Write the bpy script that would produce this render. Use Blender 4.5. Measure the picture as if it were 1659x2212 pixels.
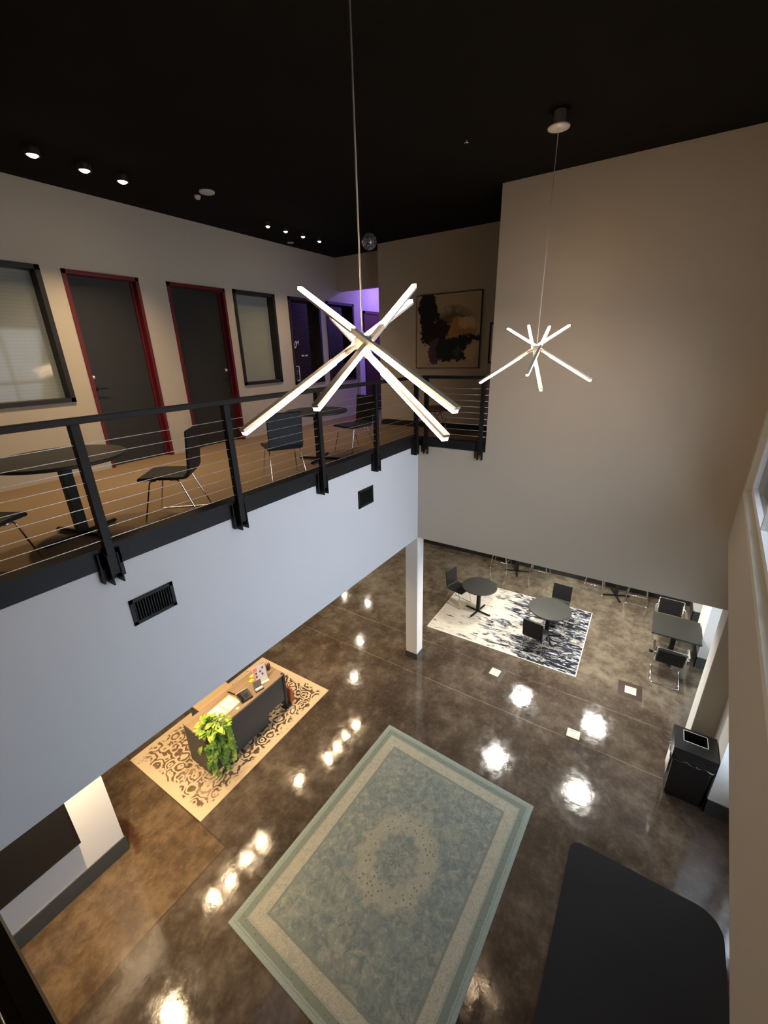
import bpy, bmesh, math, random
from mathutils import Vector, Matrix
random.seed(7)
for o in list(bpy.data.objects): bpy.data.objects.remove(o)
SC = bpy.context.scene
COL = SC.collection
PI = math.pi

# ------------------------------------------------------------------ camera
CZ = 6.115
cam_d = bpy.data.cameras.new('camera'); cam = bpy.data.objects.new('camera', cam_d); COL.objects.link(cam)
r_ = Vector((0.54235798, -0.83983664, -0.02285251)); d_ = Vector((-0.31308006, -0.17679293, -0.93312654)); f_ = Vector((0.7796337, 0.51324329, -0.35882116))
m = Matrix.Identity(4)
for i in range(3):
    m[i][0] = r_[i]; m[i][1] = -d_[i]; m[i][2] = -f_[i]
m.translation = (0, 0, CZ)
cam.matrix_world = m
cam_d.sensor_fit = 'HORIZONTAL'; cam_d.sensor_width = 36.0; cam_d.lens = 36.0*900.0/1659.0
cam_d.clip_start = 0.02; cam_d.clip_end = 200
SC.camera = cam

# ------------------------------------------------------------------ view, world, big lights
SC.view_settings.view_transform = 'Standard'; SC.view_settings.look = 'None'
SC.view_settings.gamma = 1.0; SC.view_settings.exposure = 0.0
SC.view_settings.use_curve_mapping = False
W = bpy.data.worlds.new('World'); SC.world = W; W.use_nodes = True
bg = W.node_tree.nodes['Background']; bg.inputs[0].default_value = (0.28, 0.42, 0.75, 1); bg.inputs[1].default_value = 0.3

def lamp(name, kind, loc, power, color, target=None, size=0.1, size_y=None, spread=None, parent=None, **kw):
    l = bpy.data.lights.new(name, kind); l.energy = power; l.color = color
    if kind == 'AREA':
        l.shape = 'RECTANGLE' if size_y else 'DISK'; l.size = size
        if size_y: l.size_y = size_y
        if spread: l.spread = math.radians(spread)
    else:
        l.shadow_soft_size = size
    for k, v in kw.items(): setattr(l, k, v)
    o = bpy.data.objects.new(name, l); COL.objects.link(o); o.location = loc
    if target is not None:
        o.rotation_euler = (Vector(target)-Vector(loc)).to_track_quat('-Z', 'Y').to_euler()
    if parent:
        o.parent = parent; o.location = Vector(loc)-Vector(parent.location)
    return o
WARM = (1.0, 0.72, 0.42); SOFT = (1.0, 0.86, 0.68); NEUT = (1.0, 0.95, 0.86); COOL = (0.80, 0.88, 1.0)
P_WIN_UP, P_WIN_LOW, P_SPOT, P_UNDER, P_DOWN, P_PURPLE = 50, 42, 14, 13.5, 76, 14
E_BAR = 39.0
# dusk sky through the tall upper windows of the front wall and the street windows below
lamp('window_daylight', 'AREA', (3.6, -1.25, 5.9), P_WIN_UP, COOL, (4.2, 3.4, 3.6), size=3.4, size_y=2.2, spread=100)
lamp('street_window_daylight', 'AREA', (2.9, -2.2, 1.7), P_WIN_LOW*1.2, COOL, (3.2, 3.4, 3.2), size=3.4, size_y=1.7, spread=120)
lamp('narrow_window_daylight', 'AREA', (5.1, -2.2, 1.75), 45, COOL, (5.3, 3.4, 1.2), size=0.9, size_y=1.7)
lamp('side_street_daylight', 'AREA', (7.9, -2.25, 1.5), 30, COOL, (7.9, 3.4, 1.5), size=2.2, size_y=1.9)

# ------------------------------------------------------------------ material helpers
class NT:
    def __init__(s, name):
        s.m = bpy.data.materials.new(name); s.m.use_nodes = True; s.t = s.m.node_tree
        s.b = s.t.nodes['Principled BSDF']; s.tc = None
    def n(s, typ, **kw):
        nd = s.t.nodes.new(typ)
        for k, v in kw.items(): setattr(nd, k, v)
        return nd
    def put(s, sock, v):
        if v is None: return
        if isinstance(v, bpy.types.NodeSocket): s.t.links.new(v, sock)
        elif isinstance(v, (tuple, list)) and sock.type == 'RGBA' and len(v) == 3: sock.default_value = (*v, 1)
        else: sock.default_value = v
    def coord(s, kind='Object'):
        if s.tc is None: s.tc = s.n('ShaderNodeTexCoord')
        return s.tc.outputs[kind]
    def xyz(s, v=None):
        nd = s.n('ShaderNodeSeparateXYZ'); s.put(nd.inputs[0], v or s.coord()); return nd.outputs
    def M(s, op, a, b=None, c=None, clamp=False):
        nd = s.n('ShaderNodeMath', operation=op, use_clamp=clamp)
        s.put(nd.inputs[0], a); s.put(nd.inputs[1], b); s.put(nd.inputs[2], c); return nd.outputs[0]
    def V(s, op, a, b=None):
        nd = s.n('ShaderNodeVectorMath', operation=op); s.put(nd.inputs[0], a); s.put(nd.inputs[1], b); return nd.outputs[0]
    def noise(s, scale, detail=4, rough=0.55, vec=None, dist=0.0, color=False):
        nd = s.n('ShaderNodeTexNoise'); s.put(nd.inputs['Vector'], vec or s.coord()); nd.inputs['Scale'].default_value = scale
        nd.inputs['Detail'].default_value = detail; nd.inputs['Roughness'].default_value = rough; nd.inputs['Distortion'].default_value = dist
        return nd.outputs['Color' if color else 'Fac']
    def voro(s, scale, vec=None, feature='F1', out='Distance'):
        nd = s.n('ShaderNodeTexVoronoi', feature=feature); s.put(nd.inputs['Vector'], vec or s.coord()); nd.inputs['Scale'].default_value = scale
        return nd.outputs[out]
    def step(s, v, lo, hi, a=0.0, b=1.0):
        if lo > hi: lo, hi, a, b = hi, lo, b, a
        nd = s.n('ShaderNodeMapRange', clamp=True); s.put(nd.inputs[0], v)
        for i, q in enumerate((lo, hi, a, b)): s.put(nd.inputs[i+1], q)
        return nd.outputs[0]
    def mix(s, f, a, b, mode='MIX'):
        nd = s.n('ShaderNodeMix', data_type='RGBA', blend_type=mode)
        s.put(nd.inputs['Factor'], f); s.put(nd.inputs[6], a); s.put(nd.inputs[7], b); return nd.outputs[2]
    def ramp(s, f, stops):
        nd = s.n('ShaderNodeValToRGB'); s.put(nd.inputs[0], f); e = nd.color_ramp.elements
        while len(e) < len(stops): e.new(0.5)
        for q, (p, c) in zip(e, stops): q.position = p; q.color = (*c, 1)
        return nd.outputs[0]
    def map(s, scale=(1, 1, 1), loc=(0, 0, 0), rot=(0, 0, 0), vec=None):
        nd = s.n('ShaderNodeMapping'); s.put(nd.inputs[0], vec or s.coord()); nd.inputs['Location'].default_value = loc
        nd.inputs['Rotation'].default_value = rot; nd.inputs['Scale'].default_value = scale; return nd.outputs[0]
    def bump(s, h, strength=0.2, dist=0.01):
        nd = s.n('ShaderNodeBump'); nd.inputs['Strength'].default_value = strength; nd.inputs['Distance'].default_value = dist
        s.put(nd.inputs['Height'], h); s.t.links.new(nd.outputs[0], s.b.inputs['Normal'])
    def fin(s, color=None, rough=None, metal=None, spec=None, emit=None, strength=None, coat=None):
        s.put(s.b.inputs['Base Color'], color); s.put(s.b.inputs['Roughness'], rough); s.put(s.b.inputs['Metallic'], metal)
        s.put(s.b.inputs['Specular IOR Level'], spec); s.put(s.b.inputs['Coat Weight'], coat)
        if emit is not None: s.put(s.b.inputs['Emission Color'], emit); s.put(s.b.inputs['Emission Strength'], strength)
        return s.m

def plain(name, c, rough=0.6, metal=0.0, spec=0.5, var=0.08, scale=30, bump=0.0, coat=0.0):
    t = NT(name); f = t.noise(scale, 3)
    a = tuple(x*(1-var) for x in c); b = tuple(min(1, x*(1+var)) for x in c)
    if bump: t.bump(t.noise(scale*4, 2), bump, 0.003)
    return t.fin(t.mix(f, a, b), rough, metal, spec, coat=coat)
def glow(name, c, strength):
    t = NT(name); return t.fin((0.9, 0.85, 0.75), 0.4, emit=c, strength=strength)

def paint(name, c):
    t = NT(name); f = t.noise(1.2, 3); a = tuple(x*0.97 for x in c)
    t.bump(t.noise(260, 2), 0.10, 0.002)
    return t.fin(t.mix(f, a, c), 0.75, 0, 0.25)
MT = {}
MT['paint'] = paint('greige_paint', (0.53, 0.475, 0.385))
MT['paint_cool'] = paint('pale_grey_paint', (0.62, 0.635, 0.655))
MT['paint_white'] = paint('white_paint', (0.78, 0.78, 0.76))
MT['ceiling'] = plain('black_ceiling_paint', (0.0085, 0.008, 0.007), 0.9, spec=0.1, var=0.3, scale=2)
MT['black_steel'] = plain('black_steel', (0.010, 0.010, 0.010), 0.5, spec=0.25, var=0.2)
MT['black_wood'] = plain('black_timber', (0.018, 0.017, 0.015), 0.5, spec=0.4, var=0.2)
MT['chrome'] = plain('chrome', (0.78, 0.78, 0.78), 0.12, metal=1.0, var=0.02)
MT['wire'] = plain('steel_cable', (0.62, 0.62, 0.62), 0.35, metal=0.7, var=0.05)
MT['leather'] = plain('black_faux_leather', (0.012, 0.012, 0.013), 0.5, spec=0.3, var=0.2, scale=50, bump=0.1)
MT['table'] = plain('charcoal_laminate', (0.026, 0.026, 0.023), 0.42, spec=0.3, var=0.08, scale=90)
MT['basebd'] = plain('slate_baseboard', (0.045, 0.055, 0.058), 0.5, var=0.1)
MT['red_frame'] = plain('burgundy_frame_paint', (0.12, 0.006, 0.012), 0.45, var=0.1)
MT['door'] = plain('dark_door', (0.024, 0.024, 0.019), 0.5, var=0.1, scale=4)
MT['alu'] = plain('brushed_aluminium', (0.80, 0.77, 0.72), 0.4, metal=0.15, var=0.04)
MT['diffuser'] = glow('lit_diffuser', (1.0, 0.70, 0.44), E_BAR)
MT['lens'] = glow('lit_lens', (1.0, 0.80, 0.52), 30.0)
MT['lens_w'] = glow('lit_lens_neutral', (1.0, 0.95, 0.86), 12.0)
MT['white'] = plain('white_plastic', (0.55, 0.54, 0.50), 0.45, var=0.03)
MT['cream'] = plain('cream_plastic', (0.50, 0.45, 0.33), 0.4, var=0.04)
MT['yellow'] = plain('yellow_paper', (0.80, 0.52, 0.05), 0.7, var=0.05)
MT['paper'] = plain('paper', (0.78, 0.74, 0.60), 0.7, var=0.04)
MT['print'] = plain('grey_print', (0.35, 0.30, 0.25), 0.7)
MT['redprint'] = plain('red_print', (0.75, 0.20, 0.15), 0.6)
MT['darkprint'] = plain('dark_print', (0.08, 0.05, 0.05), 0.6)
MT['dark_grey'] = plain('dark_grey_panel', (0.060, 0.062, 0.064), 0.5, var=0.12, scale=6)
MT['black_plastic'] = plain('black_plastic', (0.012, 0.012, 0.012), 0.3, var=0.2)
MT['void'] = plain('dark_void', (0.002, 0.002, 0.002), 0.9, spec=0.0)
MT['copper'] = plain('rust_leather', (0.38, 0.11, 0.04), 0.4, var=0.15)
MT['brownseat'] = plain('brown_seat', (0.07, 0.022, 0.014), 0.5, var=0.15)
MT['pot'] = plain('woven_pot', (0.16, 0.10, 0.05), 0.8, var=0.3, scale=60)
MT['vine'] = plain('green_stem', (0.10, 0.16, 0.03), 0.6, var=0.2)
MT['chalk'] = plain('white_marker', (0.8, 0.8, 0.8), 0.6)
MT['maroon'] = plain('maroon_door', (0.07, 0.02, 0.02), 0.5, var=0.2)
MT['bag'] = plain('clear_bin_liner', (0.42, 0.38, 0.32), 0.25, var=0.35, scale=12)
MT['trim_w'] = plain('window_trim_paint', (0.62, 0.60, 0.50), 0.5, var=0.03)

def mk_glass():
    t = NT('window_glass'); t.b.inputs['Transmission Weight'].default_value = 1.0; t.b.inputs['IOR'].default_value = 1.05
    return t.fin((0.9, 0.95, 1.0), 0.02)
MT['glass'] = mk_glass()
def mk_frost():
    t = NT('frosted_pane'); z = t.xyz()[2]
    w = t.M('SINE', t.M('MULTIPLY', z, 150.0)); f = t.noise(1.5, 3)
    c = t.mix(f, (0.27, 0.285, 0.25), (0.34, 0.355, 0.315)); c = t.mix(t.step(w, -1, 1, 0, 0.12), c, (0.15, 0.16, 0.14))
    return t.fin(c, 0.06, 0, 0.5)
MT['frost'] = mk_frost()
def mk_darkpane():
    t = NT('dark_blind_pane'); z = t.xyz()[2]
    w = t.step(t.M('SINE', t.M('MULTIPLY', z, 170.0)), 0.2, 0.9)
    return t.fin(t.mix(w, (0.010, 0.006, 0.006), (0.035, 0.026, 0.024)), 0.08, 0, 0.5)
MT['darkpane'] = mk_darkpane()

def mk_floor():
    t = NT('polished_stained_concrete'); P = t.coord()
    a = t.noise(1.1, 6, 0.62, dist=0.05); b = t.noise(3.5, 7, 0.68, dist=0.15); c = t.noise(16, 4, 0.6)
    X, Y, Z = t.xyz(); wob = t.M('MULTIPLY', t.M('SUBTRACT', t.noise(2.0, 3), 0.5), 0.05)
    col = t.ramp(a, [(0.30, (0.036, 0.026, 0.019)), (0.50, (0.074, 0.056, 0.041)), (0.68, (0.120, 0.096, 0.072))])
    tan = t.ramp(a, [(0.25, (0.075, 0.048, 0.027)), (0.5, (0.115, 0.077, 0.044)), (0.72, (0.165, 0.115, 0.069))])
    olive = t.ramp(a, [(0.25, (0.070, 0.054, 0.038)), (0.5, (0.135, 0.112, 0.080)), (0.72, (0.20, 0.17, 0.125))])
    col = t.mix(t.M('MULTIPLY', t.step(X, 1.785, 1.795, 1, 0), t.step(t.M('ADD', Y, wob), 3.83, 3.86)), col, tan)
    col = t.mix(t.M('MULTIPLY', t.step(t.M('ADD', X, t.M('MULTIPLY', wob, 14.0)), 7.2, 7.7), 0.9), col, olive)
    col = t.mix(t.step(b, 0.42, 0.62, 0, 0.6), col, (0.030, 0.019, 0.012)); col = t.mix(t.step(b, 0.32, 0.44, 0.35, 0), col, (0.17, 0.135, 0.095))
    col = t.mix(t.step(c, 0.5, 0.75, 0, 0.25), col, (0.16, 0.135, 0.10))
    line = None
    for s, v in ((X, 1.79), (X, 5.93), (X, 6.95), (t.M('ADD', Y, t.M('MULTIPLY', t.step(X, 1.79, 1.80), 50.0)), 3.84)):
        q = t.step(t.M('ABSOLUTE', t.M('SUBTRACT', t.M('ADD', s, wob if v > 1.9 else 0.0), v)), 0.004, 0.014, 1, 0)
        line = q if line is None else t.M('MAXIMUM', line, q)
    col = t.mix(t.M('MULTIPLY', line, t.step(t.noise(1.1, 3), 0.38, 0.55, 0.15, 0.6)), col, t.mix(t.step(X, 4.0, 4.1), (0.03, 0.02, 0.015), (0.22, 0.19, 0.15)))
    # reddish-brown dribble of stain by the wall end
    vx = t.M('ADD', t.M('SUBTRACT', X, 1.16), t.M('MULTIPLY', t.M('SUBTRACT', t.noise(7, 3), 0.5), 0.3)); vy = t.M('SUBTRACT', Y, 5.15)
    dd = t.M('SQRT', t.M('ADD', t.M('POWER', t.M('DIVIDE', vx, 0.12), 2.0), t.M('POWER', t.M('DIVIDE', vy, 0.42), 2.0)))
    col = t.mix(t.step(dd, 0.6, 1.1, 0.75, 0), col, (0.03, 0.008, 0.004))
    rg = t.step(t.noise(5, 4, 0.6), 0.35, 0.7, 0.055, 0.16)
    t.bump(t.M('ADD', t.noise(7, 3, 0.5), t.M('MULTIPLY', t.noise(38, 2), 0.10)), 0.10, 0.012)
    return t.fin(col, rg, 0, 0.6)
MT['floor'] = mk_floor()
def mk_carpet():
    t = NT('tan_carpet'); c = t.mix(t.noise(120, 3, 0.7), (0.15, 0.108, 0.066), (0.25, 0.18, 0.115)); c = t.mix(t.step(t.noise(1.5, 3), 0.35, 0.7, 0, 0.3), c, (0.16, 0.11, 0.06))
    t.bump(t.noise(300, 2), 0.4, 0.004); return t.fin(c, 0.95, 0, 0.1)
MT['carpet'] = mk_carpet()
def mk_wood(name, a, b, sc=(1.5, 22, 22)):
    t = NT(name); v = t.map(scale=sc); f = t.noise(1.0, 5, 0.6, vec=v, dist=0.6)
    return t.fin(t.mix(f, a, b), 0.45, 0, 0.4)
MT['oak'] = mk_wood('oak_desktop', (0.15, 0.10, 0.062), (0.36, 0.26, 0.165))
MT['tan'] = mk_wood('pale_tan_top', (0.30, 0.21, 0.12), (0.45, 0.33, 0.20))
def mk_leaf():
    t = NT('golden_pothos_leaf'); f = t.noise(9, 3)
    return t.fin(t.ramp(f, [(0.35, (0.045, 0.13, 0.02)), (0.5, (0.16, 0.30, 0.03)), (0.68, (0.45, 0.52, 0.06))]), 0.45, 0, 0.4)
MT['leaf'] = mk_leaf()

def edge_d(t, hx, hy):
    X, Y, Z = t.xyz(); ax = t.M('SUBTRACT', hx, t.M('ABSOLUTE', X)); ay = t.M('SUBTRACT', hy, t.M('ABSOLUTE', Y))
    return t.M('MINIMUM', ax, ay), X, Y
def mk_bluerug(hx, hy):
    t = NT('faded_blue_oriental_rug'); e, X, Y = edge_d(t, hx, hy)
    n1 = t.step(t.noise(2.2, 6, 0.7), 0.3, 0.7); n2 = t.noise(11, 6, 0.75, dist=0.8); n3 = t.noise(70, 3, 0.7)
    field = t.mix(n1, (0.165, 0.212, 0.212), (0.275, 0.30, 0.265))
    field = t.mix(t.step(n2, 0.50, 0.60, 0, 0.85), field, (0.14, 0.17, 0.175))
    field = t.mix(t.step(n2, 0.38, 0.46, 0.6, 0), field, (0.38, 0.37, 0.30))
    # medallion
    an = t.M('ARCTAN2', Y, X); rr = t.M('SQRT', t.M('ADD', t.M('POWER', t.M('MULTIPLY', X, 0.85), 2.0), t.M('POWER', Y, 2.0)))
    rr = t.M('ADD', rr, t.M('MULTIPLY', t.M('SINE', t.M('MULTIPLY', an, 12.0)), 0.025)); rr = t.M('ADD', rr, t.M('MULTIPLY', t.M('SUBTRACT', n2, 0.5), 0.10))
    ring = t.M('MULTIPLY', t.step(rr, 0.25, 0.29), t.step(rr, 0.46, 0.54, 1, 0))
    field = t.mix(t.M('MULTIPLY', ring, 0.5), field, (0.44, 0.41, 0.31))
    dots = t.step(t.voro(17), 0.16, 0.26, 1, 0)
    field = t.mix(t.M('MULTIPLY', t.M('MULTIPLY', ring, dots), 0.75), field, (0.085, 0.105, 0.10))
    core = t.step(t.M('ABSOLUTE', t.M('SUBTRACT', rr, 0.065)), 0.008, 0.022, 1, 0); field = t.mix(t.M('MULTIPLY', core, 0.55), field, (0.11, 0.125, 0.115))
    core = t.step(t.M('ABSOLUTE', t.M('SUBTRACT', rr, 0.10)), 0.008, 0.022, 1, 0); field = t.mix(t.M('MULTIPLY', core, 0.5), field, (0.33, 0.32, 0.25))
    sp = t.step(t.voro(7.5), 0.05, 0.12, 1, 0); field = t.mix(t.M('MULTIPLY', sp, 0.5), field, (0.09, 0.12, 0.115))
    # borders
    def band(lo, hi): return t.M('MULTIPLY', t.step(e, lo, lo+0.006), t.step(e, hi-0.006, hi, 1, 0))
    col = field
    b1 = t.mix(t.step(t.voro(12, vec=t.V('ADD', t.coord(), t.V('SCALE', t.noise(9, 3, color=True)))), 0.12, 0.30, 0.7, 0), (0.41, 0.395, 0.325), (0.18, 0.19, 0.165)); b1 = t.mix(t.step(n2, 0.5, 0.58, 0, 0.6), b1, (0.29, 0.30, 0.26))
    col = t.mix(band(0.165, 0.315), col, b1)
    g = t.mix(t.step(t.voro(20), 0.12, 0.26, 0.7, 0), (0.19, 0.225, 0.195), (0.09, 0.11, 0.095))
    col = t.mix(band(0.075, 0.15), col, g); col = t.mix(band(0.15, 0.168), col, (0.34, 0.36, 0.30)); col = t.mix(band(0.315, 0.345), col, (0.20, 0.22, 0.19))
    col = t.mix(band(-0.05, 0.075), col, (0.28, 0.345, 0.32)); col = t.mix(band(0.045, 0.060), col, (0.22, 0.26, 0.235))
    col = t.mix(t.step(n3, 0.42, 0.62, 0, 0.35), col, (0.14, 0.16, 0.145)); t.bump(n3, 0.25, 0.004)
    return t.fin(col, 0.95, 0, 0.08)
def mk_bwrug(hx, hy):
    t = NT('cream_and_black_abstract_rug'); e, X, Y = edge_d(t, hx, hy)
    v = t.map(scale=(2.6, 0.8, 1)); v2 = t.map(scale=(7.5, 2.2, 1))
    n = t.noise(1.6, 4, 0.6, vec=v, dist=1.0); k = t.noise(1.4, 4, 0.6, vec=v2, dist=1.2)
    g = t.step(Y, 1.1, -1.3, 0.0, 1.0)                      # black gathers at one end of the rug
    s_ = t.M('ADD', t.M('ADD', t.M('MULTIPLY', n, 0.85), t.M('MULTIPLY', k, 0.55)), t.M('MULTIPLY', g, 0.27))
    f = t.step(s_, 0.80, 0.93)
    c = t.ramp(f, [(0.0, (0.50, 0.465, 0.40)), (0.30, (0.30, 0.28, 0.25)), (0.62, (0.09, 0.09, 0.10)), (1.0, (0.012, 0.013, 0.018))])
    k2 = t.step(t.voro(6.5, vec=t.map(scale=(1.8, 0.8, 1), vec=t.V('ADD', t.coord(), t.V('SCALE', t.noise(3, 3, color=True))))), 0.0, 0.5)
    gr = t.step(t.noise(1.3, 5, 0.7, vec=t.map(scale=(7, 2, 1), loc=(4, 2, 0)), dist=2.0), 0.50, 0.58, 0, 0.5)
    c = t.mix(t.M('MULTIPLY', gr, t.step(f, 0.0, 0.3, 1, 0.1)), c, (0.33, 0.315, 0.285))
    gw = t.step(t.noise(1.3, 5, 0.7, vec=t.map(scale=(8, 2, 1), loc=(9, 7, 0)), dist=2.0), 0.53, 0.58, 0, 0.9)
    c = t.mix(t.M('MULTIPLY', gw, t.step(f, 0.5, 0.9)), c, (0.50, 0.52, 0.55))
    c = t.mix(t.step(e, 0.012, 0.018, 1, 0), c, (0.72, 0.69, 0.60)); t.bump(t.noise(90, 2), 0.3, 0.004)
    return t.fin(c, 0.95, 0, 0.08)
def mk_deskrug(hx, hy):
    t = NT('beige_rug_with_faded_floral_pattern'); e, X, Y = edge_d(t, hx, hy)
    base = t.mix(t.noise(40, 3), (0.46, 0.36, 0.24), (0.58, 0.46, 0.31))
    v = t.V('ADD', t.coord(), t.V('MULTIPLY', t.noise(3.2, 3, color=True), (0.22, 0.22, 0)))
    w = t.voro(5.6, vec=v); w2 = t.voro(15.0, vec=v)
    rings = t.step(t.M('ADD', t.M('SINE', t.M('MULTIPLY', w, 21.0)), t.M('MULTIPLY', t.M('SUBTRACT', t.noise(16, 3), 0.5), 2.2)), -0.15, 0.15)
    pet = t.step(w2, 0.26, 0.34, 0.15, 1); pat = t.M('MULTIPLY', rings, pet)
    mass = t.step(t.noise(1.6, 4, 0.7, dist=0.6), 0.36, 0.46); inn = t.step(t.M('ADD', e, t.M('MULTIPLY', t.M('SUBTRACT', t.noise(6, 4), 0.5), 0.36)), 0.10, 0.14)
    f = t.M('MULTIPLY', t.M('MULTIPLY', pat, inn), t.step(mass, 0, 1, 0.55, 1.0))
    dark = t.mix(t.step(t.M('SUBTRACT', X, Y), -0.5, 0.5), (0.095, 0.055, 0.030), (0.014, 0.010, 0.012))
    c = t.mix(t.M('MULTIPLY', f, 0.9), base, dark); t.bump(t.noise(90, 2), 0.3, 0.004)
    return t.fin(c, 0.95, 0, 0.08)
MT['mat'] = plain('charcoal_mat', (0.022, 0.022, 0.024), 0.95, spec=0.1, var=0.25, scale=180, bump=0.4)

def mk_painting():
    t = NT('abstract_canvas'); X, Y, Z = t.xyz()
    nz = t.noise(2.6, 6, 0.65, color=True); n1 = t.noise(4.0, 6, 0.7)
    base = t.mix(t.noise(1.8, 4), (0.60, 0.50, 0.34), (0.38, 0.30, 0.20))
    dx = t.M('MULTIPLY', t.M('SUBTRACT', n1, 0.5), 0.55); dz = t.M('MULTIPLY', t.M('SUBTRACT', t.noise(3.1, 6, 0.7), 0.5), 0.6)
    u = t.M('ADD', t.M('MULTIPLY', Y, -1.0), dx); w = t.M('ADD', Z, dz)    # u grows to the right as seen
    def blob(cx, cz, rx, rz, soft=0.25):
        q = t.M('SQRT', t.M('ADD', t.M('POWER', t.M('DIVIDE', t.M('SUBTRACT', u, cx), rx), 2.0), t.M('POWER', t.M('DIVIDE', t.M('SUBTRACT', w, cz), rz), 2.0)))
        return t.step(q, 1-soft, 1, 1, 0)
    c = base
    c = t.mix(t.M('MULTIPLY', blob(0.10, 0.22, 0.55, 0.20, 0.7), 0.8), c, (0.06, 0.045, 0.055))
    c = t.mix(blob(0.30, 0.05, 0.30, 0.20, 0.15), c, (0.48, 0.26, 0.10))
    c = t.mix(blob(0.38, 0.12, 0.20, 0.12, 0.2), c, (0.70, 0.50, 0.24))
    c = t.mix(blob(-0.40, 0.25, 0.20, 0.50, 0.06), c, (0.010, 0.010, 0.016))
    c = t.mix(blob(-0.22, -0.05, 0.30, 0.32, 0.08), c, (0.014, 0.008, 0.014))
    c = t.mix(blob(-0.28, -0.38, 0.16, 0.24, 0.15), c, (0.085, 0.05, 0.075))
    c = t.mix(blob(0.12, -0.30, 0.36, 0.22, 0.08), c, (0.012, 0.020, 0.028))
    c = t.mix(blob(0.50, -0.16, 0.22, 0.06, 0.15), c, (0.015, 0.015, 0.03))
    c = t.mix(blob(0.22, -0.38, 0.12, 0.09, 0.4), c, (0.03, 0.07, 0.075))
    c = t.mix(blob(0.50, -0.38, 0.14, 0.14, 0.1), c, (0.60, 0.48, 0.28))
    return t.fin(c, 0.5, 0, 0.3)
MT['painting'] = mk_painting()

# ------------------------------------------------------------------ geometry helpers
def NB(): return bmesh.new()
def bx(b, x0, x1, y0, y1, z0, z1, mat=None, bev=0.0):
    if x0 > x1: x0, x1 = x1, x0
    if y0 > y1: y0, y1 = y1, y0
    if z0 > z1: z0, z1 = z1, z0
    vs = [b.verts.new((x, y, z)) for x in (x0, x1) for y in (y0, y1) for z in (z0, z1)]
    F = [(0, 1, 3, 2), (4, 6, 7, 5), (0, 4, 5, 1), (2, 3, 7, 6), (0, 2, 6, 4), (1, 5, 7, 3)]
    fs = [b.faces.new([vs[i] for i in f]) for f in F]
    if bev:
        ed = list({e for f in fs for e in f.edges})
        bmesh.ops.bevel(b, geom=ed, offset=bev, segments=2, affect='EDGES', clamp_overlap=True)
    if mat is not None:
        for v in b.verts: pass
    return vs
def xf(b, M_, start=0):
    b.verts.ensure_lookup_table(); bmesh.ops.transform(b, matrix=M_, verts=b.verts[start:])
def tube(b, pts, r, seg=8, cap=True, closed=False):
    pts = [Vector(p) for p in pts]; n = len(pts); rings = []; ref = None
    for i, p in enumerate(pts):
        if closed: t = (pts[(i+1) % n]-pts[i-1]).normalized()
        elif i == 0: t = (pts[1]-p).normalized()
        elif i == n-1: t = (p-pts[-2]).normalized()
        else: t = ((pts[i+1]-p).normalized()+(p-pts[i-1]).normalized()).normalized()
        if ref is None: ref = Vector((0, 0, 1)) if abs(t.z) < 0.9 else Vector((1, 0, 0))
        u = ref-t*ref.dot(t)
        if u.length < 1e-4: u = t.orthogonal()
        u.normalize(); ref = u; v = t.cross(u)
        rr = r[i] if isinstance(r, (list, tuple)) else r
        rings.append([b.verts.new(p+(u*math.cos(2*PI*k/seg)+v*math.sin(2*PI*k/seg))*rr) for k in range(seg)])
    m_ = n if closed else n-1
    for i in range(m_):
        A, B = rings[i], rings[(i+1) % n]
        for k in range(seg):
            f = b.faces.new((A[k], A[(k+1) % seg], B[(k+1) % seg], B[k])); f.smooth = True
    if cap and not closed: b.faces.new(list(reversed(rings[0]))); b.faces.new(rings[-1])
def fillet(pts, r=0.04, n=4):
    pts = [Vector(p) for p in pts]; out = [pts[0]]
    for i in range(1, len(pts)-1):
        a = (pts[i-1]-pts[i]); c = (pts[i+1]-pts[i]); q = min(r, a.length*0.45, c.length*0.45)
        A = pts[i]+a.normalized()*q; Cc = pts[i]+c.normalized()*q
        for k in range(n+1):
            s = k/n; out.append(A*(1-s)**2+pts[i]*2*s*(1-s)+Cc*s*s)
    out.append(pts[-1]); return out
def lathe(b, prof, seg=40, c=(0, 0, 0)):
    rings = []
    for r, z in prof:
        rings.append([b.verts.new((c[0]+r*math.cos(2*PI*k/seg), c[1]+r*math.sin(2*PI*k/seg), c[2]+z)) for k in range(seg)] if r > 1e-5 else [b.verts.new((c[0], c[1], c[2]+z))])
    for A, B in zip(rings, rings[1:]):
        for k in range(seg):
            k2 = (k+1) % seg
            if len(A) == 1 and len(B) == 1: continue
            if len(A) == 1: f = b.faces.new((A[0], B[k2], B[k]))
            elif len(B) == 1: f = b.faces.new((A[k], A[k2], B[0]))
            else: f = b.faces.new((A[k], A[k2], B[k2], B[k]))
            f.smooth = True
def prism(b, poly, z0, z1):
    lo = [b.verts.new((x, y, z0)) for x, y in poly]; hi = [b.verts.new((x, y, z1)) for x, y in poly]
    b.faces.new(list(reversed(lo))); b.faces.new(hi)
    for k in range(len(poly)):
        k2 = (k+1) % len(poly); b.faces.new((lo[k], lo[k2], hi[k2], hi[k]))
def obj(name, b, mat, parent=None, bevel=0.0):
    bmesh.ops.recalc_face_normals(b, faces=b.faces[:])
    me = bpy.data.meshes.new(name); b.to_mesh(me); b.free(); me.materials.append(MT[mat] if isinstance(mat, str) else mat)
    o = bpy.data.objects.new(name, me); COL.objects.link(o)
    if parent: o.parent = parent
    if bevel:
        md = o.modifiers.new('bevel', 'BEVEL'); md.width = bevel; md.segments = 2; md.limit_method = 'ANGLE'
    return o
def tag(o, label, cat, group=None, kind=None):
    if label: o['label'] = label
    if cat: o['category'] = cat
    if group: o['group'] = group
    if kind: o['kind'] = kind
    return o
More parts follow.
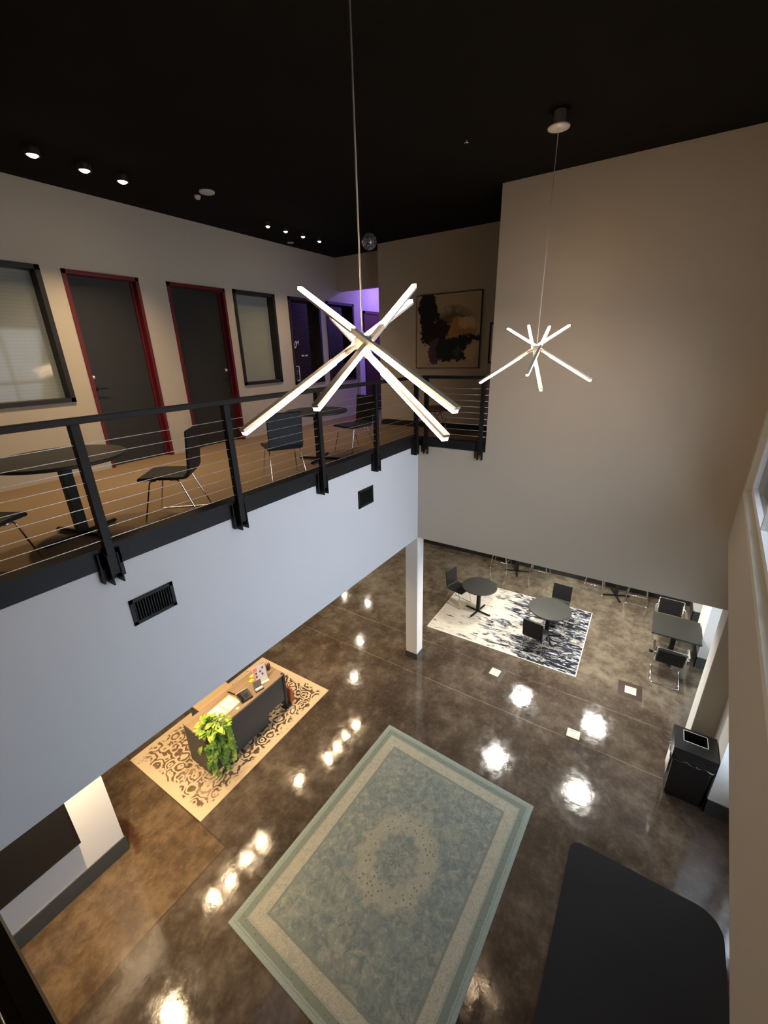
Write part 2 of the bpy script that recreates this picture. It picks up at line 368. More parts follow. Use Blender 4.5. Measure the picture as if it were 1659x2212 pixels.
def thing(name, label, cat, loc=(0, 0, 0), rz=0, group=None):
    o = bpy.data.objects.new(name, None); COL.objects.link(o); o.empty_display_size = 0.1
    o.location = loc; o.rotation_euler = (0, 0, rz); return tag(o, label, cat, group)
def struct(name, b, mat, label, cat='wall', parent=None):
    o = obj(name, b, mat, parent)
    if not parent: tag(o, label, cat, kind='structure')
    return o
def one(name, mat, parent, *boxes, bevel=0.0):
    b = NB()
    for q in boxes: bx(b, *q)
    return obj(name, b, mat, parent, bevel)
def dup(root, loc, rz, label):
    r = root.copy(); COL.objects.link(r); r.location = loc; r.rotation_euler = (0, 0, rz); r['label'] = label
    def rec(src, dst):
        for ch in list(src.children):
            c = ch.copy(); COL.objects.link(c); c.parent = dst; rec(ch, c)
    rec(root, r); return r

# ------------------------------------------------------------------ dimensions
YM, XR, YB, ZC, ZB, ZF = 3.40, 6.29, 6.67, 8.09, 2.85, 4.60
XL = -4.0; YFAR = 10.2; XF = 11.55; YW = -1.95

def wallbox(name, boxes, mat, label, cat='wall'):
    b = NB()
    for q in boxes: bx(b, *q)
    return struct(name, b, mat, label, cat)
wallbox('floor', [(XL, 13.2, -3.2, 11, -0.2, 0)], 'floor', 'polished brown stained concrete floor of the lobby', 'floor')
wallbox('ceiling', [(XL, 13.2, -3.2, 11, ZC, ZC+0.2)], 'ceiling', 'black painted ceiling high above the lobby', 'ceiling')
# balcony slab and upper floors
wallbox('floor_upper', [(XL, 6.29, 3.52, YB+0.2, 4.42, ZF), (6.40, 12.6, -1.0, YB+0.2, 4.42, ZF), (6.29, 6.40, 3.52, YB+0.2, 4.42, ZF)], 'carpet', 'tan carpeted floor of the upstairs balcony', 'floor')
wallbox('ceiling_lower', [(XL, XR, YM+0.12, 10.4, ZB, ZB+0.12), (XR+0.15, 12.9, -2.6, 10.4, ZB, ZB+0.12)], 'paint_white', 'white soffit over the lower seating area', 'ceiling')
wallbox('wall_balcony', [(XL, XR, YM, YM+0.12, ZB, 4.62)], 'paint_cool', 'pale grey balcony wall with two black vents', 'wall')
wallbox('wall_right', [(XR, XR+0.3, -2.4, 2.20, ZB, ZC), (XR, XR+0.12, 2.20, YM+0.12, ZB, 4.62), (XR, XR+0.36, -2.4, -1.23, 0, ZB)], 'paint', 'tall plain greige wall behind the smaller chandelier', 'wall')
# back wall of balcony with openings
def wall_openings(name, y0, y1, x0, x1, z0, z1, holes, mat, label):
    b = NB(); xs = x0
    for (a, c, lo, hi) in sorted(holes):
        bx(b, xs, a, y0, y1, z0, z1)
        if lo > z0: bx(b, a, c, y0, y1, z0, lo)
        if hi < z1: bx(b, a, c, y0, y1, hi, z1)
        xs = c
    bx(b, xs, x1, y0, y1, z0, z1)
    return struct(name, b, mat, label)
HOLES = [(1.50, 2.61, 5.58, 7.20), (2.84, 3.81, ZF, 7.19), (4.24, 5.29, ZF, 7.19), (5.46, 6.44, 5.58, 7.20), (6.80, 7.76, 5.50, 7.20), (7.97, 8.99, 5.48, 7.20)]
wallbox('wall_light_backing', [(XL, 12.6, YB+0.2, YB+0.3, ZF, ZC)], 'void', 'black backing added behind the upstairs wall to block outside light')  # unseen black backing, added to stop blue outside light under the doors
wall_openings('wall_back', YB, YB+0.2, XL, 12.6, ZF, ZC, HOLES, 'paint', 'upstairs wall with two red framed doors and four windows')
wallbox('wall_painting', [(7.93, 8.10, -1.0, 5.22, ZF, ZC), (8.10, 10.6, 5.05, 5.22, ZF, ZC)], 'paint', 'dim upstairs wall carrying the abstract painting')
wallbox('wall_header', [(8.40, 8.55, 5.22, YB, 7.42, ZC)], 'paint', 'wall panel above the purple lit corridor opening')
wallbox('wall_corridor', [(10.6, 10.7, 5.0, YB, ZF, ZC)], 'paint_cool', 'purple lit end wall of the upstairs corridor')
wallbox('baseboard_upper', [(7.91, 7.93, 2.2, 5.22, ZF, ZF+0.12)], 'black_wood', 'black baseboard below the abstract painting', 'baseboard')
# lobby shell out of sight
wallbox('wall_left', [(XL-0.2, XL, -3.2, 11, 0, ZC)], 'paint', 'wall at the near end of the lobby')
wallbox('wall_far', [(XF, XF+0.2, -3.0, 10.4, 0, ZB)], 'paint', 'far wall of the lower seating area')
wallbox('baseboard_far', [(XF-0.02, XF, -1.5, 10.2, 0, 0.14)], 'black_wood', 'dark baseboard of the far lower wall', 'baseboard')
wallbox('wall_lower_back', [(XL, XF, 10.2, 10.4, 0, ZB)], 'paint', 'back wall of the lower floor under the balcony')
# front (window) wall, upper part: slightly askew; its foot stops at z=3.83
A0 = Vector((6.29, -1.00)); A1 = Vector((1.26, -0.60)); U2 = (A1-A0).normalized(); N2 = Vector((U2.y, -U2.x))
if N2.y > 0: N2 = -N2
ang = math.atan2(U2.y, U2.x)
def front_pt(s, d): p = A0+U2*s+N2*d; return (p.x, p.y)
def front_box(b, s0, s1, d0, d1, z0, z1):
    prism(b, [front_pt(s0, d0), front_pt(s1, d0), front_pt(s1, d1), front_pt(s0, d1)], z0, z1)
b = NB(); SW0, SW1, WZ0, WZ1 = 0.42, 4.75, 4.54, 7.3
front_box(b, 0, SW0, 0, 0.25, 3.83, ZC); front_box(b, SW1, 10.3, 0, 0.25, 3.83, ZC)
front_box(b, SW0, SW1, 0, 0.25, 3.83, WZ0); front_box(b, SW0, SW1, 0, 0.25, WZ1, ZC)
struct('wall_front', b, 'paint', 'greige front wall with tall window at the photo right edge')
b = NB(); front_box(b, 0, 10.3, 0.25, 2.6, 3.83, 3.95); struct('ceiling_front', b, 'paint', 'soffit below the front wall', 'ceiling')
# window 1 (front)
w1 = thing('window_1', 'cream trimmed front window at the right edge of the photo', 'window'); w1['kind'] = 'structure'
b = NB(); tw = 0.05
front_box(b, SW0-0.0, SW0+tw, -0.02, 0.05, WZ0, WZ1); front_box(b, SW1-tw, SW1, -0.02, 0.05, WZ0, WZ1)
front_box(b, SW0, SW1, -0.025, 0.05, WZ0, WZ0+tw); front_box(b, SW0, SW1, -0.02, 0.05, WZ1-tw, WZ1)
obj('casing', b, 'trim_w', w1)
b = NB()
for s in (SW0+tw, SW0+1.45, SW0+2.85, SW1-0.11): front_box(b, s, s+0.05, 0.035, 0.085, WZ0+tw, WZ1-tw)
front_box(b, SW0+tw, SW1-tw, 0.035, 0.085, WZ0+tw, WZ0+tw+0.06)
obj('sash', b, 'paint_white', w1)
b = NB(); front_box(b, SW0+tw, SW1-tw, 0.055, 0.065, WZ0+tw, WZ1-tw); obj('pane', b, 'glass', w1)
# lower street side: wall, piers, windows
LW = [(XL, 1.2, 0, 4.0), (1.2, 4.55, 0, 0.8), (1.2, 4.55, 2.5, 4.0), (4.55, 4.70, 0, 4.0), (4.70, 5.60, 0, 0.9), (4.70, 5.60, 2.6, 4.0), (5.60, XR, 0, 4.0)]
b = NB()
for (a, c, lo, hi) in LW: bx(b, a, c, YW-0.2, YW, lo, hi)
struct('wall_street', b, 'paint_white', 'lower street side wall with shop windows')
b = NB(); bx(b, 6.65, 9.03, -2.15, -1.95, 0, 0.35); bx(b, 6.65, 9.03, -2.15, -1.95, 2.5, ZB); bx(b, 9.95, 10.87, -2.15, -1.95, 0, 0.35); bx(b, 9.95, 10.87, -2.15, -1.95, 2.5, ZB)
struct('wall_street_right', b, 'paint_white', 'low wall under the street windows of the seating area')
for nm, x0, x1, y0, lab in (('wall_pier', 5.67, 6.288, -1.50, 'white wall pier behind the black waste bin'), ('wall_pier_middle', 9.03, 9.98, -1.50, 'white window pier beside the square table'), ('wall_pier_far', 10.87, 11.55, -1.50, 'white window pier in the far corner')):
    wallbox(nm, [(x0, x1, -2.16, y0, 0, ZB)], 'paint_white', lab)
for nm, x0, x1, y0, lab in (('baseboard_bin', 5.67, 6.28, -1.50, 'slate baseboard around the pier by the waste bin'), ('baseboard_middle', 9.03, 9.98, -1.50, 'slate baseboard of the pier by the square table'), ('baseboard_corner', 10.87, 11.55, -1.50, 'slate baseboard of the far corner pier')):
    wallbox(nm, [(x0-0.015, x0, -1.95, y0+0.015, 0, 0.25), (x0-0.015, x1-0.02, y0, y0+0.015, 0, 0.25)], 'basebd', lab, 'baseboard')
for k, (x0, x1, lo, hi, y0, lab) in enumerate(((1.2, 4.55, 0.8, 2.5, YW-0.1, 'wide street window below the front wall'), (4.70, 5.60, 0.9, 2.6, YW-0.1, 'narrow street window near the waste bin'), (6.65, 9.03, 0.35, 2.5, -2.05, 'street window between bin pier and middle pier'), (9.98, 10.87, 0.35, 2.5, -2.05, 'street window between middle pier and far pier'))):
    w = thing('window_%d' % (k+2), lab, 'window'); w['kind'] = 'structure'
    one('window_frame', 'trim_w', w, (x0, x0+0.05, y0-0.04, y0+0.04, lo, hi), (x1-0.05, x1, y0-0.04, y0+0.04, lo, hi), (x0, x1, y0-0.04, y0+0.04, lo, lo+0.05), (x0, x1, y0-0.04, y0+0.04, hi-0.05, hi))
    one('pane', 'glass', w, (x0+0.05, x1-0.05, y0-0.004, y0+0.004, lo+0.05, hi-0.05))
# column under the corner
CX, CY = 6.29, 3.40
wallbox('trim_lit_end', [(XR, XR+0.36, -1.23, -1.222, 0, ZB)], 'paint_white', 'white strip painting downlight onto the lower wall end beside the waste bin', 'trim')  # whiter paint on this end face stands in for the downlight falling on it
wallbox('column', [(CX, CX+0.24, CY, CY+0.26, 0.0, ZB)], 'paint_white', 'square white column at the corner of the balcony', 'column')
wallbox('baseboard_column', [(CX-0.012, CX, CY-0.012, CY+0.272, 0, 0.14), (CX, CX+0.252, CY-0.012, CY, 0, 0.14)], 'basebd', 'slate baseboard around the square column', 'baseboard')
# lower wall end, left
wallbox('wall_lower_left', [(-3.0, 1.08, 4.93, 6.9, 0, ZB)], 'paint_white', 'white wall end with black screen under the balcony')
wallbox('baseboard_left', [(-3.0, 1.095, 4.915, 4.93, 0, 0.25)], 'basebd', 'slate baseboard under the black wall screen', 'baseboard')

# ------------------------------------------------------------------ windows and doors upstairs
for k, (x0, x1, z0, z1) in enumerate([HOLES[0], HOLES[3], HOLES[4], HOLES[5]]):
    w = thing('window_%d' % (k+6), ['black framed blind covered window left of the red framed doors', 'black framed blind covered window right of the red framed doors', 'dark office window with a small letter board and neon squiggle', 'brownish dark window beside the corridor opening'][k], 'window', (x0, YB, z0)); w['kind'] = 'structure'
    a, h, t_ = x1-x0, z1-z0, 0.055
    one('window_frame', 'black_wood', w, (0, t_, -0.02, 0.16, 0, h), (a-t_, a, -0.02, 0.16, 0, h), (0, a, -0.02, 0.16, h-t_, h), (0, a, -0.02, 0.16, 0, t_))
    one('pane', 'frost' if k < 2 else 'darkpane', w, (t_, a-t_, 0.15, 0.165, t_, h-t_))
for k, (x0, x1, z0, z1) in enumerate([HOLES[1], HOLES[2]]):
    w = thing('door_%d' % (k+1), ['dark door in red frame next to the left office window', 'dark door in red frame, the one farther along the balcony'][k], 'door', (x0, YB, ZF)); w['kind'] = 'structure'
    a, h = x1-x0, z1-z0
    one('door_frame', 'red_frame', w, (0, 0.045, -0.02, 0.17, 0, h), (a-0.045, a, -0.02, 0.17, 0, h), (0, a, -0.02, 0.17, h-0.05, h), (a-0.07, a-0.045, 0.08, 0.17, 0, h))
    one('door_leaf', 'door', w, (0.045, a-0.045, 0.11, 0.155, 0.005, h-0.05))
    hx = 0.10 if k == 0 else a-0.12
    b = NB(); lathe(b, [(0, 0), (0.028, 0), (0.028, 0.012), (0, 0.012)], 16); xf(b, Matrix.Translation((hx, 0.11, 1.12)) @ Matrix.Rotation(PI/2, 4, 'X'))
    n0 = len(b.verts); sg = 1 if k == 0 else -1
    tube(b, fillet([(hx, 0.11, 1.12), (hx, 0.05, 1.12), (hx+sg*0.13, 0.05, 1.12)], 0.02), 0.009)
    obj('door_handle', b, 'black_steel', w)
    b = NB(); lathe(b, [(0, 0), (0.024, 0), (0.024, 0.02), (0, 0.02)], 16); xf(b, Matrix.Translation((hx, 0.11, 1.27)) @ Matrix.Rotation(PI/2, 4, 'X')); obj('lock', b, 'alu', w)
# corridor door
w = thing('door_3', 'dark maroon door inside the purple lit corridor', 'door', (9.36, YB, ZF)); w['kind'] = 'structure'
one('door_leaf', 'maroon', w, (0.05, 0.95, -0.04, -0.001, 0, 2.42)); one('door_frame', 'maroon', w, (0, 0.05, -0.06, -0.001, 0, 2.48), (0.95, 1.0, -0.06, -0.001, 0, 2.48), (0, 1.0, -0.06, -0.001, 2.42, 2.48))
wallbox('trim_1', [(9.10, 9.32, YB-0.06, YB, ZF, 6.6)], 'paint_white', 'pale vertical panel beside the corridor window', 'trim')
# things in the dark window
lb = thing('letter_board', 'small white framed letter board in the dark office window', 'sign', (6.99, YB+0.10, 5.56))
one('board', 'black_plastic', lb, (-0.06, 0.06, -0.006, 0.006, 0.02, 0.30))
one('frame', 'chalk', lb, (-0.07, -0.055, -0.012, 0.01, 0.01, 0.31), (0.055, 0.07, -0.012, 0.01, 0.01, 0.31), (-0.07, 0.07, -0.012, 0.01, 0.295, 0.31), (-0.07, 0.07, -0.012, 0.01, 0.01, 0.025))
[one('letter', 'chalk', lb, (a_, a_+0.008, -0.009, -0.006, z_, z_+0.012)) for a_, z_ in [(-0.03+0.015*i, 0.20) for i in range(4)]+[(-0.012, 0.15), (0.002, 0.15)]]
[one('foot', 'chalk', lb, (a_, a_+0.01, -0.01, 0.01, 0, 0.02)) for a_ in (-0.05, 0.04)]
b = NB(); tube(b, [(7.02+0.045*math.cos(a_)+0.03*a_*0.35, YB+0.12, 6.30+0.07*math.sin(a_*1.35)) for a_ in [q*0.28 for q in range(26)]], 0.007, 6)
tag(obj('neon_squiggle', b, 'chalk'), 'white curly neon line in the dark office window', 'sign')
wl = thing('window_lettering', 'tiny row of pale lettering across the dark window', 'sign', (7.22, YB+0.135, 6.06))
for i in range(7):
    if i != 3: one('letter', 'chalk', wl, (i*0.028, i*0.028+0.02, 0, 0.012, 0, 0.03))

# ------------------------------------------------------------------ balcony railings
def railing(name, label, p0, p1, posts, base_z=4.48, out=(0, -1), h_top=5.745, group=None, cable_z0=4.84):
    """posts as distances from p0; the posts hang on the outer face"""
    p0, p1 = Vector((*p0, 0)), Vector((*p1, 0)); L = (p1-p0).length; a = math.atan2((p1-p0).y, (p1-p0).x)
    t = thing(name, label, 'railing', (p0.x, p0.y, 0), a)
    one('handrail', 'black_steel', t, (0, L, -0.035, 0.025, h_top-0.045, h_top), bevel=0.004)
    for s in posts:
        one('post', 'black_steel', t, (s-0.03, s+0.03, -0.03, 0.03, 4.55, h_top-0.045), bevel=0.003)
        br = one('bracket', 'black_steel', t, (s-0.09, s+0.09, 0.035, 0.05, 4.49, 4.74), (s-0.09, s-0.078, -0.0, 0.05, 4.49, 4.74), (s+0.03, s+0.042, -0.04, 0.05, 4.47, 4.72), (s-0.042, s-0.03, -0.04, 0.05, 4.47, 4.72), bevel=0.002)
    for k in range(9):
        b = NB(); z = cable_z0+0.09*k; tube(b, [(0, 0, z), (L, 0, z)], 0.0028, 6); obj('cable', b, 'wire', t)
    return t
railing('cable_railing', 'long black cable railing along the balcony edge', (-3.9, 3.35), (6.24, 3.35), [s+3.9 for s in (-2.4, -1.15, 0.02, 1.25, 2.48, 3.74, 4.94, 6.12)])
railing('cable_railing', 'short black cable railing in front of the painting wall', (6.27, 3.30), (6.27, 2.20), [0.06, 1.02])
wallbox('trim_curb', [(XL, 6.29, 3.385, 3.52, 4.60, 4.77), (6.275, 6.40, 2.20, 3.52, 4.60, 4.74)], 'black_steel', 'black steel curb along the balcony edge', 'trim')
# the bridge the photo is taken from: curb and cables near the lens
wallbox('floor_bridge', [(XL, -0.075, -0.6, 3.385, 4.42, ZF)], 'carpet', 'carpeted bridge beside the camera', 'floor')
wallbox('trim_bridge', [(-0.068, -0.030, -0.55, 3.385, 4.40, 4.72)], 'black_steel', 'black steel curb in the bottom left corner of the photo', 'trim')
t = thing('cable_railing', 'black cable railing at the bottom left corner next to the lens', 'railing', (0, 0, 0))
for k in range(5):
    b = NB(); z = 4.86+0.1*k; tube(b, [(-0.085-0.012*k*0, -0.5, z), (-0.085, 3.3, z)], 0.003, 6); obj('cable', b, 'wire', t)
one('handrail', 'black_steel', t, (-0.115, -0.055, -0.5, 3.3, 5.70, 5.745))
one('post', 'black_steel', t, (-0.115, -0.055, 1.6, 1.66, 4.6, 5.70))

# ------------------------------------------------------------------ vents
for k, (x0, x1, z0, z1) in enumerate(((1.30, 1.68, 4.005, 4.245), (4.50, 4.87, 4.005, 4.27))):
    v = thing('wall_vent', ['black louvred wall vent nearest the camera, on the balcony wall', 'black louvred wall vent far along the balcony wall'][k], 'vent', (x0, YM, z0), 0, 'vents in the balcony wall')
    a, h = x1-x0, z1-z0
    one('vent_frame', 'black_steel', v, (0, 0.03, -0.012, 0, 0, h), (a-0.03, a, -0.012, 0, 0, h), (0, a, -0.012, 0, 0, 0.03), (0, a, -0.012, 0, h-0.03, h))
    one('backing', 'void', v, (0.03, a-0.03, -0.003, 0, 0.03, h-0.03))
    n = 14; one('louvre', 'black_steel', v, *[(0.03+(a-0.06)*(i+0.2)/n, 0.03+(a-0.06)*(i+0.55)/n, -0.010, -0.003, 0.03, h-0.03) for i in range(n)])
# black screen on the lower left wall
sc = thing('wall_screen', 'large black wall screen on the white wall under the balcony', 'screen', (-1.15, 4.93, 0.82))
one('screen_panel', 'black_plastic', sc, (0, 1.82, -0.115, 0, 0, 1.05), bevel=0.004); one('screen_frame', 'black_steel', sc, (0, 1.82, -0.12, -0.115, 0, 0.012), (1.805, 1.82, -0.12, -0.115, 0, 1.05), (0, 1.82, -0.12, -0.115, 1.038, 1.05), (0, 0.015, -0.12, -0.115, 0, 1.05))

# ------------------------------------------------------------------ painting, frame, disco ball, stool
pt = thing('abstract_painting', 'square abstract canvas of black, purple and ochre on the upstairs wall', 'painting', (7.925, 3.66, 6.445))
one('canvas', 'painting', pt, (-0.035, 0, -0.65, 0.65, -0.645, 0.645)); one('edge', 'black_wood', pt, (-0.03, 0, -0.665, -0.65, -0.66, 0.66), (-0.03, 0, 0.65, 0.665, -0.66, 0.66), (-0.03, 0, -0.65, 0.65, 0.645, 0.66), (-0.03, 0, -0.65, 0.65, -0.66, -0.645))
pf = thing('framed_print', 'black framed pale print half hidden by the tall wall edge', 'picture', (7.925, 2.50, 6.22))
one('picture_frame', 'black_wood', pf, (-0.025, 0, -0.33, -0.30, -0.35, 0.34), (-0.025, 0, 0.30, 0.33, -0.35, 0.34), (-0.025, 0, -0.3, 0.3, 0.31, 0.34), (-0.025, 0, -0.3, 0.3, -0.35, -0.32)); one('print', 'paper', pf, (-0.012, 0, -0.3, 0.3, -0.32, 0.31))
dk = thing('disco_ball', 'small mirrored ball hanging under the black ceiling', 'disco ball', (6.78, 4.63, 7.86))
b = NB(); bmesh.ops.create_uvsphere(b, u_segments=22, v_segments=14, radius=0.13)
def mk_mirror():
    t = NT('mirror_tiles'); v = t.voro(60, out='Color'); return t.fin(t.mix(t.step(t.xyz(v)[0], 0.3, 0.9), (0.10, 0.11, 0.13), (0.7, 0.72, 0.75)), 0.25, 0.45)
MT['mirror'] = mk_mirror(); obj('mirror_ball', b, 'mirror', dk)
b = NB(); tube(b, [(0, 0, 0.12), (0, 0, ZC-7.86)], 0.004, 6); obj('hanging_wire', b, 'black_steel', dk)
stl = thing('round_stool', 'round brown topped stool with criss cross metal legs below the painting', 'stool', (7.42, 3.62, ZF))
b = NB(); lathe(b, [(0, 0.44), (0.24, 0.44), (0.26, 0.46), (0.26, 0.49), (0.24, 0.51), (0, 0.515)], 32); obj('seat', b, 'brownseat', stl)
for q in range(8):
    a0 = q*PI/4; b = NB(); tube(b, [(0.22*math.cos(a0), 0.22*math.sin(a0), 0.44), (0.22*math.cos(a0+PI/4*1.6), 0.22*math.sin(a0+PI/4*1.6), 0)], 0.006, 6)
    tube(b, [(0.22*math.cos(a0), 0.22*math.sin(a0), 0.44), (0.22*math.cos(a0-PI/4*1.6), 0.22*math.sin(a0-PI/4*1.6), 0)], 0.006, 6); obj('leg', b, 'brownseat' if q % 2 else 'alu', stl)

# ------------------------------------------------------------------ chandeliers
def chandelier(hub, bars, label):
    hub = Vector(hub); cam_p = Vector((0, 0, CZ)); fac = [1.035, 1.03, 0.97, 0.965] if hub.x < 3 else [0.99, 1.01, 1.008, 0.992]
    bars = [tuple((cam_p+(hub+Vector(e)-cam_p)*k_)-hub for e in pq) for pq, k_ in zip(bars, fac)]
    t = thing('starburst_chandelier', label, 'chandelier', hub)
    b = NB(); bx(b, -0.032, 0.032, -0.032, 0.032, -0.03, 0.03, bev=0.008); obj('hub', b, 'alu', t)
    b = NB(); tube(b, [(0, 0, 0.03), (0, 0, ZC-0.05-hub.z)], 0.0035, 6); obj('hanging_cable', b, 'alu', t)
    b = NB(); lathe(b, [(0, 0), (0.05, 0), (0.05, -0.11), (0.095, -0.112), (0.095, -0.125), (0, -0.125)], 32, (0, 0, ZC-hub.z)); obj('canopy', b, 'alu', t)
    for p, q in bars:
        p, q = Vector(p), Vector(q); mid = (p+q)/2; d = (q-p).normalized(); L = (q-p).length
        up = (Vector((0, 0, 1))-d*d.z).normalized(); sd = d.cross(up)
        def bar(b, s0, s1, u0, u1, w):
            M_ = Matrix((( *[d.x, sd.x, up.x], mid.x), (d.y, sd.y, up.y, mid.y), (d.z, sd.z, up.z, mid.z), (0, 0, 0, 1)))
            n0 = len(b.verts); bx(b, s0, s1, -w, w, u0, u1); xf(b, M_, n0)
        b = NB(); bar(b, -0.09, 0.09, -0.012, 0.012, 0.012)
        upd = 1 if d.z > 0 else -1
        bar(b, 0.09, L/2, -0.014*upd if upd > 0 else 0.002, -0.002*upd if upd > 0 else 0.014, 0.013)
        bar(b, -L/2, -0.09, 0.002 if upd > 0 else -0.014, 0.014 if upd > 0 else -0.002, 0.013)
        tube(b, [mid*0.9, mid*0.0], 0.011, 6)
        ch = obj('bar_channel', b, 'alu', t)
        for s0, s1, uu in ((0.092, L/2-0.004, upd), (-L/2+0.004, -0.092, -upd)):
            b = NB(); bar(b, s0, s1, *((-0.002, 0.014) if uu > 0 else (-0.014, 0.002)), 0.0125); obj('light_strip', b, 'diffuser', ch)
    return t
chandelier((1.75, 1.25, 6.16), [((-0.71, 0.07, -0.32), (0.58, 0.06, 0.22)), ((-0.59, -0.20, -0.23), (0.67, 0.09, 0.31)), ((0.24, 0.60, 0.30), (-0.24, -0.60, -0.26)), ((0.38, 0.49, 0.16), (-0.33, -0.60, -0.35))], 'larger looking starburst chandelier of lit bars, nearest the camera')
chandelier((4.88, 1.22, 6.11), [((0.39, 0.45, 0.22), (-0.36, -0.62, -0.29)), ((-0.61, 0.38, -0.31), (0.55, -0.20, 0.23)), ((0.57, 0.26, 0.25), (-0.59, -0.23, -0.37)), ((0.66, 0.04, 0.23), (-0.65, -0.10, -0.23))], 'smaller looking starburst chandelier in front of the tall greige wall')

# ------------------------------------------------------------------ ceiling fittings
def ceil_spot(x, y, z, power, color, label, r=0.055, group=None, mat='lens', head=True, spread=120, up=True):
    t = thing('ceiling_spotlight' if head else 'recessed_downlight', label, 'light', (x, y, z), 0, group)
    b = NB()
    if head: lathe(b, [(r+0.012, 0.0), (r+0.012, -0.07), (r, -0.07), (r, -0.045), (0, -0.045)], 24)
    else: lathe(b, [(r, 0.0), (r+0.015, 0.0), (r+0.015, -0.008), (r, -0.008), (r, -0.002)], 24)
    obj('housing', b, 'black_steel' if head else 'white', t)
    b = NB(); zz = -0.095 if head else -0.003; lathe(b, [(0, -0.088), (r*0.5, -0.083), (r*0.85, -0.07), (r*0.97, -0.05), (0, -0.05)] if head else [(0, zz), (r*0.97, zz), (r*0.97, zz+0.004), (0, zz+0.004)], 24); obj('lens', b, mat, t)
    lamp('downlight_beam', 'AREA', (x, y, z+zz-0.012), power, color, (x, y, z-3), size=2*r, spread=spread, parent=t)
    t_ = t; return t
for k, x in enumerate((2.45, 2.92, 3.32)):
    ceil_spot(x, 5.70, ZC, P_SPOT, WARM, ['leftmost lit ceiling spotlight of the three above the balcony doors', 'middle lit ceiling spotlight of the three above the balcony doors', 'right lit ceiling spotlight of the three above the balcony doors'][k], group='spotlights on the black ceiling', spread=100)
ceil_spot(0.9, 5.4, ZC, P_SPOT*1.2, WARM, 'lit ceiling spotlight above the near end of the balcony', group='spotlights on the black ceiling', spread=110)
for k, x in enumerate((5.60, 5.99, 6.41, 6.84)):
    ceil_spot(x, 5.77, ZC, P_SPOT*0.35, WARM, ['first from left', 'second from left', 'third from left', 'rightmost'][k]+' of the row of four small ceiling spotlights', r=0.035, group='spotlights on the black ceiling', spread=100)
for k, (x, y) in enumerate([(6.24, 5.14), (5.85, 5.14), (5.49, 5.15), (5.14, 5.13), (4.38, 5.34), (3.05, 5.09), (2.70, 5.10), (2.33, 5.08), (1.96, 5.08), (0.77, 4.39)]):
    ceil_spot(x, y, ZB, P_UNDER*(5 if x < 1 else 1), WARM, 'warm downlight under the balcony, '+['nearest the column', 'second from the column', 'third from the column', 'fourth from the column', 'single one above the desk', 'first past the desk', 'second past the desk', 'third past the desk', 'fourth past the desk', 'above the floor beside the wall screen'][k], r=0.04, group='downlights under the balcony', head=False, spread=130)
for k, (x, y) in enumerate([(7.25, 1.80), (7.35, 0.03), (9.40, 1.80), (9.45, 0.0)]):
    ceil_spot(x, y, ZB, P_DOWN*(0.75 if x < 8 else 1.1), NEUT, 'large neutral downlight over the seating area, '+['near row by the column', 'near row by the waste bin', 'far row above the patterned rug', 'far row by the square table'][k], r=0.20, group='downlights over the seating area', mat='lens_w', head=False, spread=150)
for k, (x, y) in enumerate([(11.0, 8.1), (11.0, 9.2), (9.0, 7.0), (7.6, 6.2)]):
    ceil_spot(x, y, ZB, P_UNDER*1.2, SOFT, 'downlight deep under the balcony, '+['at the far wall', 'in the far back corner', 'midway to the far wall', 'just behind the column'][k], r=0.05, group='downlights deep below the balcony', head=False, spread=150)
sp = thing('ceiling_speaker', 'round white flush speaker disc on the black ceiling', 'speaker', (4.23, 5.39, ZC))
b = NB(); lathe(b, [(0, -0.02), (0.085, -0.02), (0.095, -0.012), (0.095, 0)], 36); obj('grille', b, 'white', sp)
sd_ = thing('smoke_detector', 'small white detector beside the round ceiling speaker', 'detector', (4.25, 5.62, ZC))
b = NB(); lathe(b, [(0, -0.04), (0.028, -0.038), (0.04, -0.015), (0.04, 0)], 24); obj('cover', b, 'white', sd_)
rg = thing('ceiling_ring', 'unlit small white ring downlight close to the back wall', 'light', (6.80, 6.45, ZC))
b = NB(); lathe(b, [(0.035, -0.002), (0.035, -0.012), (0.055, -0.012), (0.06, 0)], 24); obj('trim_ring', b, 'white', rg)
sk = thing('sprinkler_head', 'tiny chrome sprinkler head on the black ceiling', 'sprinkler', (4.83, 2.09, ZC))
b = NB(); tube(b, [(0, 0, 0), (0, 0, -0.05)], 0.008, 8); lathe(b, [(0, -0.055), (0.022, -0.055), (0.022, -0.05), (0, -0.05)], 16); obj('nozzle', b, 'chrome', sk)
lamp('corridor_light', 'AREA', (9.9, 5.9, 7.95), P_PURPLE*4, (0.30, 0.20, 1.0), (9.9, 5.9, 4), size=0.4)

# ------------------------------------------------------------------ rugs and mat
def rug(name, mk, cx, cy, hx, hy, rz, label, thick=0.012):
    b = NB(); bx(b, -hx, hx, -hy, hy, 0, thick, bev=0.004)
    o = obj(name, b, mk(hx, hy)); o.location = (cx, cy, 0.001); o.rotation_euler = (0, 0, math.radians(rz)); return tag(o, label, 'rug')
rug('area_rug', mk_bluerug, 2.885, 1.83, 1.65, 1.25, -2.3, 'large faded blue green oriental rug with cream border and medallion')
rug('area_rug', mk_bwrug, 8.70, 2.13, 1.25, 1.64, 1.0, 'cream rug with black brush marks under the two round tables')
rug('area_rug', mk_deskrug, 3.21, 5.34, 1.42, 0.92, 0.8, 'beige rug with brown floral pattern under the reception desk')
b = NB(); poly = []
for cx, cy, a0, r in ((4.19, -0.15, 0, 0.13), (1.5, -0.15, 90, 0.13), (1.5, -1.38, 180, 0.2), (4.10, -1.38, 270, 0.24)):
    poly += [(cx+r*math.cos(math.radians(a0+k*11.25)), cy+r*math.sin(math.radians(a0+k*11.25))) for k in range(9)]
